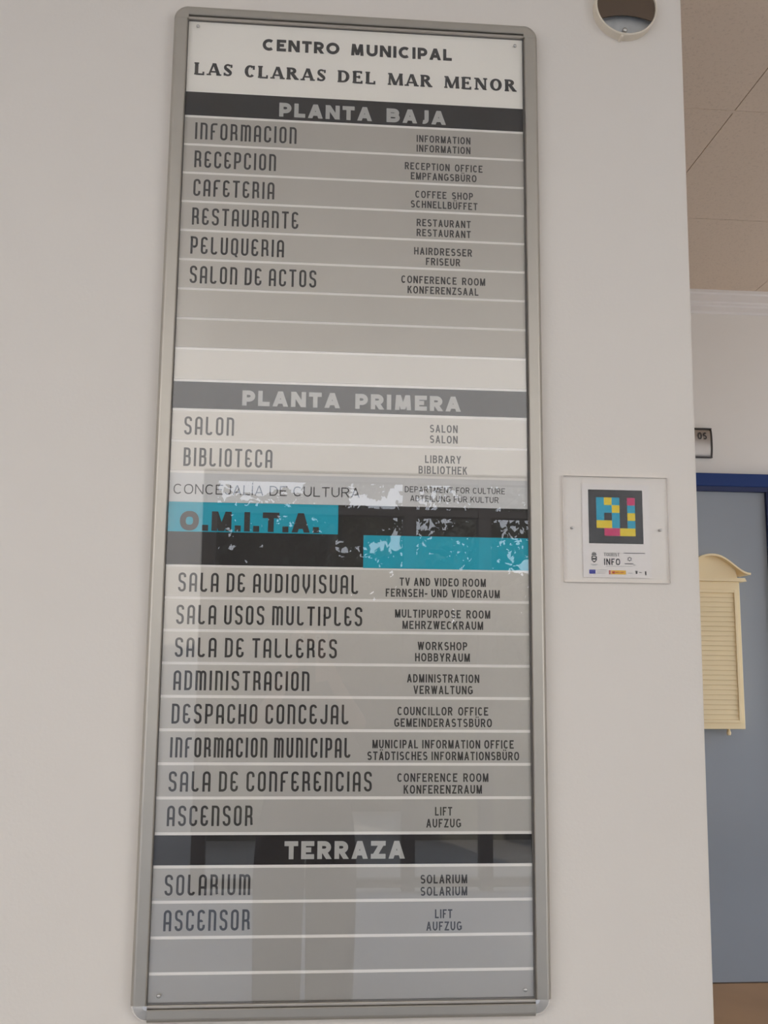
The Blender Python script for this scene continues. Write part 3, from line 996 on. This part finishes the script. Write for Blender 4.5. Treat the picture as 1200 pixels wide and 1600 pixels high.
for q_ in ((ax0 - ew, ax0, Z(av1), Z(av0)), (ax1, ax1 + ew, Z(av1), Z(av0)), (ax0 - ew, ax1 + ew, Z(av1) - ew, Z(av1)), (ax0 - ew, ax1 + ew, Z(av0), Z(av0) + ew)):
    box(bm, q_[0], q_[1], T - .0062, T, q_[2], q_[3])
part('plate_edge', bm, M['acrylic_edge'], root=pq, label='cut edge of the plate')
for x, v in ((.6447, .809), (.7906, .8103)):
    bm = revolve(bmesh.new(), [(0, T - .0076), (.0014, T - .0076), (.0021, T - .0070), (.0022, T - .0005), (0, T - .0005)], (x, 0, Z(v)), 'y', 20)
    part('screw', bm, M['screw'], smooth=True, root=pq)

# ================================================================ round fitting at the top of the wall
LX, LV = .7559, -.1142
lm = thing('round_wall_fitting', 'round cream ring fitting with brown inside at top of white wall', 'wall fitting', (LX, T, Z(LV)))
LZ = Z(LV)
bm = revolve(bmesh.new(), [(.0525, T), (.0553, T), (.0553, -.004), (.0548, -.0065), (.0535, -.0075), (.0525, -.0070), (.0520, -.004), (.0520, T)], (LX, 0, LZ), 'y', 64)
ring = part('ring', bm, M['ring'], smooth=False, root=lm)
bm = revolve(bmesh.new(), [(0, T - .0032), (.0522, T - .0032)], (LX, 0, LZ), 'y', 48)
part('back_plate', bm, M['zinc'], root=lm, label='grey metal back plate')
# brown eyelid shade: fills the upper part, its lower edge is a shallow arch
bm = bmesh.new()
R_ = .0515
th = math.asin(-.031 / R_ * -1)
pts = [(LX + R_ * math.cos(a), LZ + R_ * math.sin(a)) for a in [(-.50 + (PI + 1.0) * i / 40) for i in range(41)]]
xa, za = pts[-1]
xb2, zb2 = pts[0]
arch = []
for i in range(1, 16):
    t_ = i / 16
    arch.append((xa + (xb2 - xa) * t_, za + (zb2 - za) * t_ + .0085 * 4 * t_ * (1 - t_)))
prism(bm, pts + arch, 'y', -.004, -.002)
part('shade', bm, M['visor'], root=lm, label='brown eyelid shade')
bm = revolve(bmesh.new(), [(0, T - .0085), (.003, T - .0085), (.0042, T - .0070), (.0042, T - .003)], (LX, 0, Z(-.0765)), 'y', 20)
part('screw', bm, M['screw'], smooth=True, root=lm)
bm = revolve(bmesh.new(), [(0, -.006), (.0022, -.005), (.0028, 0), (.0028, T)], (LX - .0085, 0, LZ - .0552), 'y', 14)
part('clip', bm, M['ring'], smooth=True, root=lm)

# ================================================================ things on the far wall
# curved silver door plaque
dpx0, dpx1, dpv0, dpv1 = 1.545, 1.6945, .1650, .2690
dp = thing('door_plaque', 'small curved silver name plaque above the blue door', 'plaque', (1.62, BACK, Z(dpv1)))
zc_, hh = Z((dpv0 + dpv1) / 2), (dpv1 - dpv0) / 2
pf = [(BACK - .004 - .012 * math.sqrt(max(0, 1 - (t_ * .92) ** 2)), zc_ + hh * t_) for t_ in [1 - 2 * i / 14 for i in range(15)]]
pts = [(BACK, zc_ + hh)] + pf + [(BACK, zc_ - hh)]
part('face', prism(bmesh.new(), pts, 'x', dpx0, dpx1 - .006), M['plaque'], root=dp)
pf2 = [(a - .002, b) for a, b in pf]
pts = [(BACK, zc_ + hh + .002)] + [(pf2[0][0], zc_ + hh + .002)] + pf2 + [(pf2[-1][0], zc_ - hh - .002), (BACK, zc_ - hh - .002)]
bm = prism(bmesh.new(), pts, 'x', dpx1 - .006, dpx1)
box(bm, dpx0, dpx1, BACK - .013, BACK, zc_ + hh, zc_ + hh + .0035)
box(bm, dpx0, dpx1, BACK - .013, BACK, zc_ - hh - .0035, zc_ - hh)
part('rim', bm, M['plaque_edge'], root=dp, label='dark rim')
o = letter_obj('lettering', [('OS', 1.640, 1.6735, zc_ + .012, .026, SANS, .0042, .3, .5, .7)], M['plaque_edge'], None, BACK - .0170)
sub(o, dp, dp)

# cream house-shaped louvred box on the door
HB = thing('louvred_box', 'cream house shaped box with louvred front hanging on blue door', 'wall box', (1.65, BACK - .012, Z(1.2444)))
hx1 = 1.742
hx0 = 2 * 1.638 - hx1
hz0, hz1 = Z(1.2420), Z(.7320)
yb_, yf = BACK - .012, BACK - .085
part('body', B(hx0, hx1, yf, yb_, hz0, hz1, .002), M['cream'], root=HB)
# gable under a bell-shaped roof
hc = (hx0 + hx1) / 2
half = []
for i in range(13):
    t_ = i / 12
    xx = t_ * (hx1 - hc + .034)
    half.append((xx, Z(.6365) - .066 * (.5 - .5 * math.cos(PI * min(1, t_ ** 1.15))) * (1 if t_ < 1 else 1)))
top = [(hc - a, b) for a, b in reversed(half)] + [(hc + a, b) for a, b in half[1:]]
low = [(x, z_ - .007) for x, z_ in reversed(top)]
part('roof', prism(bmesh.new(), top + low, 'y', yf - .022, yb_), M['cream'], root=HB)
gab = [(x, z_ - .006) for x, z_ in top if hx0 + .002 <= x <= hx1 - .002]
part('gable', prism(bmesh.new(), gab + [(hx1 - .002, hz1 - .004), (hx0 + .002, hz1 - .004)], 'y', yf + .002, yb_), M['cream'], root=HB)
part('eave', prism(bmesh.new(), [(hx0 - .022, hz1 - .0), (hx1 + .022, hz1 - .0), (hx1 + .016, hz1 + .012), (hx0 - .016, hz1 + .012)], 'y', yf - .012, yb_), M['cream'], root=HB)
bm = bmesh.new()
fx0, fx1 = hx0 + .014, hx1 - .014
fz0, fz1 = hz0 + .022, hz1 - .030
box(bm, fx0, fx0 + .010, yf - .008, yf, fz0, fz1, .001)
box(bm, fx1 - .010, fx1, yf - .008, yf, fz0, fz1, .001)
box(bm, fx0 + .010, fx1 - .010, yf - .008, yf, fz0, fz0 + .010, .001)
box(bm, fx0 + .010, fx1 - .010, yf - .008, yf, fz1 - .010, fz1, .001)
n_ = 26
for i in range(n_):
    z0 = fz0 + .010 + (fz1 - fz0 - .020) * i / n_
    hgt = (fz1 - fz0 - .020) / n_
    prism(bm, [(yf - .001, z0 + hgt), (yf - .0046, z0 + .001), (yf - .0030, z0), (yf + .002, z0 + hgt * .8)], 'x', fx0 + .009, fx1 - .009)
part('louvred_door', bm, M['cream'], root=HB)
bm = revolve(bmesh.new(), [(0, 0), (.006, 0), (.008, .008), (.005, .018), (.005, .024)], (1.694, yf + .03, hz0 - .0225), 'z', 18)
part('peg', bm, M['cream'], smooth=True, root=HB)

# brown wooden table behind the sign wall
TZ = EYE - .738
tb = thing('wooden_table', 'brown wooden table standing in front of the blue door', 'table', (1.7, .55, 0))
part('table_top', B(1.0, 2.45, .24, .858, TZ - .03, TZ, .003), M['wood'], root=tb)
bm = bmesh.new()
box(bm, 1.0, 2.45, .8575, .8615, TZ - .03, TZ + .0012, .0008)
part('edge_band', bm, M['wood_edge'], root=tb, label='dark edge band')
bm = bmesh.new()
box(bm, 1.06, 2.39, .30, .32, TZ - .11, TZ - .03)
box(bm, 1.06, 2.39, .78, .80, TZ - .11, TZ - .03)
part('apron', bm, M['wood'], root=tb)
for x in (1.05, 2.35):
    for y in (.28, .77):
        part('leg', B(x, x + .05, y, y + .05, 0, TZ - .03, .003), M['wood'], root=tb)

# ---------------------------------------------------------------- trees beyond the window wall (mirrored in the cover sheet)
def tree(cx, cy, h, r, n, label, seed):
    rd = random.Random(seed)
    t_ = thing('garden_tree', label, 'tree', (cx, cy, -.02), 'garden trees beyond the window wall')
    bm = bmesh.new()
    revolve(bm, [(0.0, -.02), (.13, -.02), (.09, h * .4), (.05, h * .75), (0, h * .76)], (cx, cy, 0), 'z', 10)
    tr = part('trunk', bm, M['bark'], root=t_)
    bm = bmesh.new()
    cl = [(Vector((rd.gauss(0, r * .45), rd.gauss(0, r * .45), h * rd.uniform(.35, 1.0))), rd.uniform(.25, .5) * r) for _ in range(16)]
    for _ in range(n):
        c, cr = rd.choice(cl)
        d = Vector((rd.gauss(0, 1), rd.gauss(0, 1), rd.gauss(0, 1))).normalized() * cr * rd.uniform(.5, 1) ** .5
        p = Vector((cx, cy, 0)) + c + d
        u = Vector((rd.gauss(0, 1), rd.gauss(0, 1), rd.gauss(0, 1))).normalized()
        w = u.orthogonal().normalized()
        a, b = rd.uniform(.045, .095), rd.uniform(.022, .045)
        bm.faces.new([bm.verts.new(p + u * a), bm.verts.new(p + w * b), bm.verts.new(p - u * a), bm.verts.new(p - w * b)])
    o = part('foliage', bm, M['leaf'], root=t_)
    o['kind'] = 'stuff'


def hedge(x0, x1, cy, h, n, label, seed):
    rd = random.Random(seed)
    t_ = thing('hedge', label, 'hedge', ((x0 + x1) / 2, cy, -.1), 'planting beyond the facade')
    bm = bmesh.new()
    prism(bm, [(x0 + (x1 - x0) * i / 24, h * .80 + .10 * math.sin(i * 1.9 + seed) - (.6 if i in (0, 24) else 0)) for i in range(25)] + [(x1, -.1), (x0, -.1)], 'y', cy - .3, cy + .3)
    part('blocking_core', bm, M['leaf'], root=t_)  # solid core added inside the leaves to block light
    bm = bmesh.new()
    for _ in range(n):
        x = rd.uniform(x0, x1)
        tp = h * .88 + .12 * math.sin((x - x0) * 3.1 + seed) + abs(rd.gauss(0, .2))
        p = Vector((x, cy + rd.gauss(.25, .2), tp * rd.random() ** .6))
        u = Vector((rd.gauss(0, 1), rd.gauss(0, 1), rd.gauss(0, 1))).normalized()
        w = u.orthogonal().normalized()
        a, b = rd.uniform(.045, .095), rd.uniform(.022, .045)
        bm.faces.new([bm.verts.new(p + u * a), bm.verts.new(p + w * b), bm.verts.new(p - u * a), bm.verts.new(p - w * b)])
    o = part('foliage', bm, M['leaf'], root=t_)
    o['kind'] = 'stuff'


hedge(-2.6, .45, -8.2, 3.12, 8000, 'taller hedge beyond the left bay of the facade', 2)
hedge(-.1, 1.8, -10.0, 2.8, 6500, 'low shrub between the two hedges beyond the facade', 4)
hedge(1.25, 5.2, -8.2, 2.42, 8000, 'long hedge beyond the right bays of the facade', 6)
tree(.55, -11.7, 4.4, .8, 5200, 'slim tree standing behind the hedge beyond the left bay', 3)
tree(2.6, -12.3, 4.2, 1.1, 6000, 'broad tree standing behind the hedge beyond the right bay', 5)

# ---------------------------------------------------------------- the photographer, mirrored darkly in the cover sheet
PX, PY = .235, -2.03
me = bpy.data.meshes.new('figure')
V, E_, R_s = [], [], []


def jn(p, r, parent_=None):
    V.append((PX + p[0], PY + p[1], p[2]))
    R_s.append(r if isinstance(r, tuple) else (r, r))
    if parent_ is not None:
        E_.append((parent_, len(V) - 1))
    return len(V) - 1


pel = jn((0, 0, .96), (.155, .115))
sp1 = jn((0, .0, 1.10), (.140, .105), pel)
che = jn((0, -.01, 1.27), (.155, .110), sp1)
ust = jn((0, -.015, 1.385), (.115, .085), che)
nek = jn((0, .0, 1.455), (.055, .055), ust)
hd0 = jn((0, .02, 1.53), (.066, .075), nek)
hd1 = jn((0, .018, 1.60), (.074, .092), hd0)
hd2 = jn((0, .012, 1.665), (.062, .075), hd1)
for sx in (-1, 1):
    sh_ = jn((sx * .165, -.015, 1.375), .062, ust)
    ua = jn((sx * .215, .05, 1.27), .050, sh_)
    el = jn((sx * .255, .115, 1.155), .042, ua)
    fa = jn((sx * .185, .24, 1.27), .036, el)
    wr = jn((sx * .105, .375, 1.395), .026, fa)
    pm = jn((sx * .080, .415, 1.445), (.030, .020), wr)
    hi = jn((sx * .088, 0, .90), (.100, .100), pel)
    th_ = jn((sx * .090, .01, .70), .094, hi)
    kn = jn((sx * .089, .02, .50), .090, th_)
    cf = jn((sx * .089, .0, .30), .086, kn)
    an = jn((sx * .089, -.01, .125), .078, cf)
    jn((sx * .092, -.055, .045), .040, an)
    bl = jn((sx * .100, .10, .038), (.042, .034), an)
    jn((sx * .105, .165, .030), (.034, .024), bl)
    # fingers wrap the edge of the phone, thumb lies on its back
    for k, (z0, ln) in enumerate(((1.495, .92), (1.478, 1.0), (1.461, .95), (1.444, .78))):
        f1 = jn((sx * .066, .432, z0), .0088, pm)
        f2 = jn((sx * .060, .455 + .004 * ln, z0 + .008), .0078, f1)
        f3 = jn((sx * (.060 - .016 * ln), .463, z0 + .011), .0070, f2)
        jn((sx * (.060 - .028 * ln), .462, z0 + .012), .0062, f3)
    t1 = jn((sx * .066, .418, 1.462), .0115, pm)
    t2 = jn((sx * .046, .424, 1.492), .0095, t1)
    jn((sx * .030, .432, 1.512), .0078, t2)
me.from_pydata(V, E_, [])
bm = bmesh.new()
bm.from_mesh(me)
ly = bm.verts.layers.skin.verify()
for v, r in zip(bm.verts, R_s):
    v[ly].radius = r
    v[ly].use_root = v.index == pel
bm.to_mesh(me)
bm.free()
tmp = bpy.data.objects.new('figure', me)
COL.objects.link(tmp)
md = tmp.modifiers.new('skin', 'SKIN')
md.use_smooth_shade = True
ms = tmp.modifiers.new('sub', 'SUBSURF')
ms.levels = ms.render_levels = 3
dg = bpy.context.evaluated_depsgraph_get()
body_me = bpy.data.meshes.new_from_object(tmp.evaluated_get(dg))
bpy.data.objects.remove(tmp)
ps = thing('person', 'person in dark shirt and trousers raising a phone in both hands before the sign', 'person', (PX, PY, 0))
body_me.materials.clear()
for k in ('skin', 'shirt', 'trousers', 'shoe'):
    body_me.materials.append(M[k])
for p in body_me.polygons:
    c = p.center
    dx, dy, z_ = abs(c.x - PX), c.y - PY, c.z
    if dx > .06 and z_ > 1.05:
        arm = dy < .30                       # sleeves end above the wrist
    else:
        arm = z_ < 1.435
    p.material_index = 3 if z_ < .085 else (2 if z_ < .98 else (1 if arm and z_ < 1.45 else 0))
    p.use_smooth = True
ob = bpy.data.objects.new('body', body_me)
COL.objects.link(ob)
body_me.transform(Matrix.Translation(-Vector(ps.location)))
ob.parent = ps


def ball(name, c, r, m, sc=(1, 1, 1), par=ps):
    bm = bmesh.new()
    bmesh.ops.create_uvsphere(bm, u_segments=20, v_segments=14, radius=r, matrix=Matrix.Translation((c[0], c[1], c[2])) @ Matrix.Diagonal((*sc, 1)))
    return part(name, bm, m, smooth=True, root=par)


# face and hair
hx, hy = PX, PY + .018
for sx in (-1, 1):
    ball('eye', (hx + sx * .028, hy + .069, 1.588), .0115, M['eye'])
    ball('iris', (hx + sx * .028, hy + .0785, 1.587), .0045, M['hair'], (1, .6, 1))
    ball('ear', (hx + sx * .077, hy - .005, 1.578), .026, M['skin'], (.35, .6, 1))
    ball('eyebrow', (hx + sx * .030, hy + .074, 1.610), .015, M['hair'], (1, .5, .25))
ball('nose', (hx, hy + .084, 1.562), .014, M['skin'], (.75, 1, 1.6))
ball('mouth', (hx, hy + .076, 1.530), .019, M['lip'], (1, .35, .3))
bm = bmesh.new()
bmesh.ops.create_uvsphere(bm, u_segments=28, v_segments=20, radius=1)
for v in bm.verts:
    n_ = .5 + .5 * math.sin(v.co.x * 37 + v.co.z * 9)
    v.co = Vector((hx + v.co.x * (.086 + .003 * n_), hy - .018 + v.co.y * (.098 + .003 * n_), 1.640 + v.co.z * .072 - max(0, -v.co.y) * .035))
part('hair', bm, M['hair'], smooth=True, root=ps)

# the phone stands just behind the taking lens, tipped with the camera
pn = thing('phone', 'black phone held upright by the person in dark clothes', 'phone', (.216, -1.575, 1.42))
bm = B(-.037, .037, -.012, -.004, -.080, .080, .003)
bm.transform(Matrix.Translation((.216, -1.5650, 1.480)) @ Matrix.Rotation(math.radians(8.6), 4, 'X'))
part('case', bm, M['phone'], root=pn)
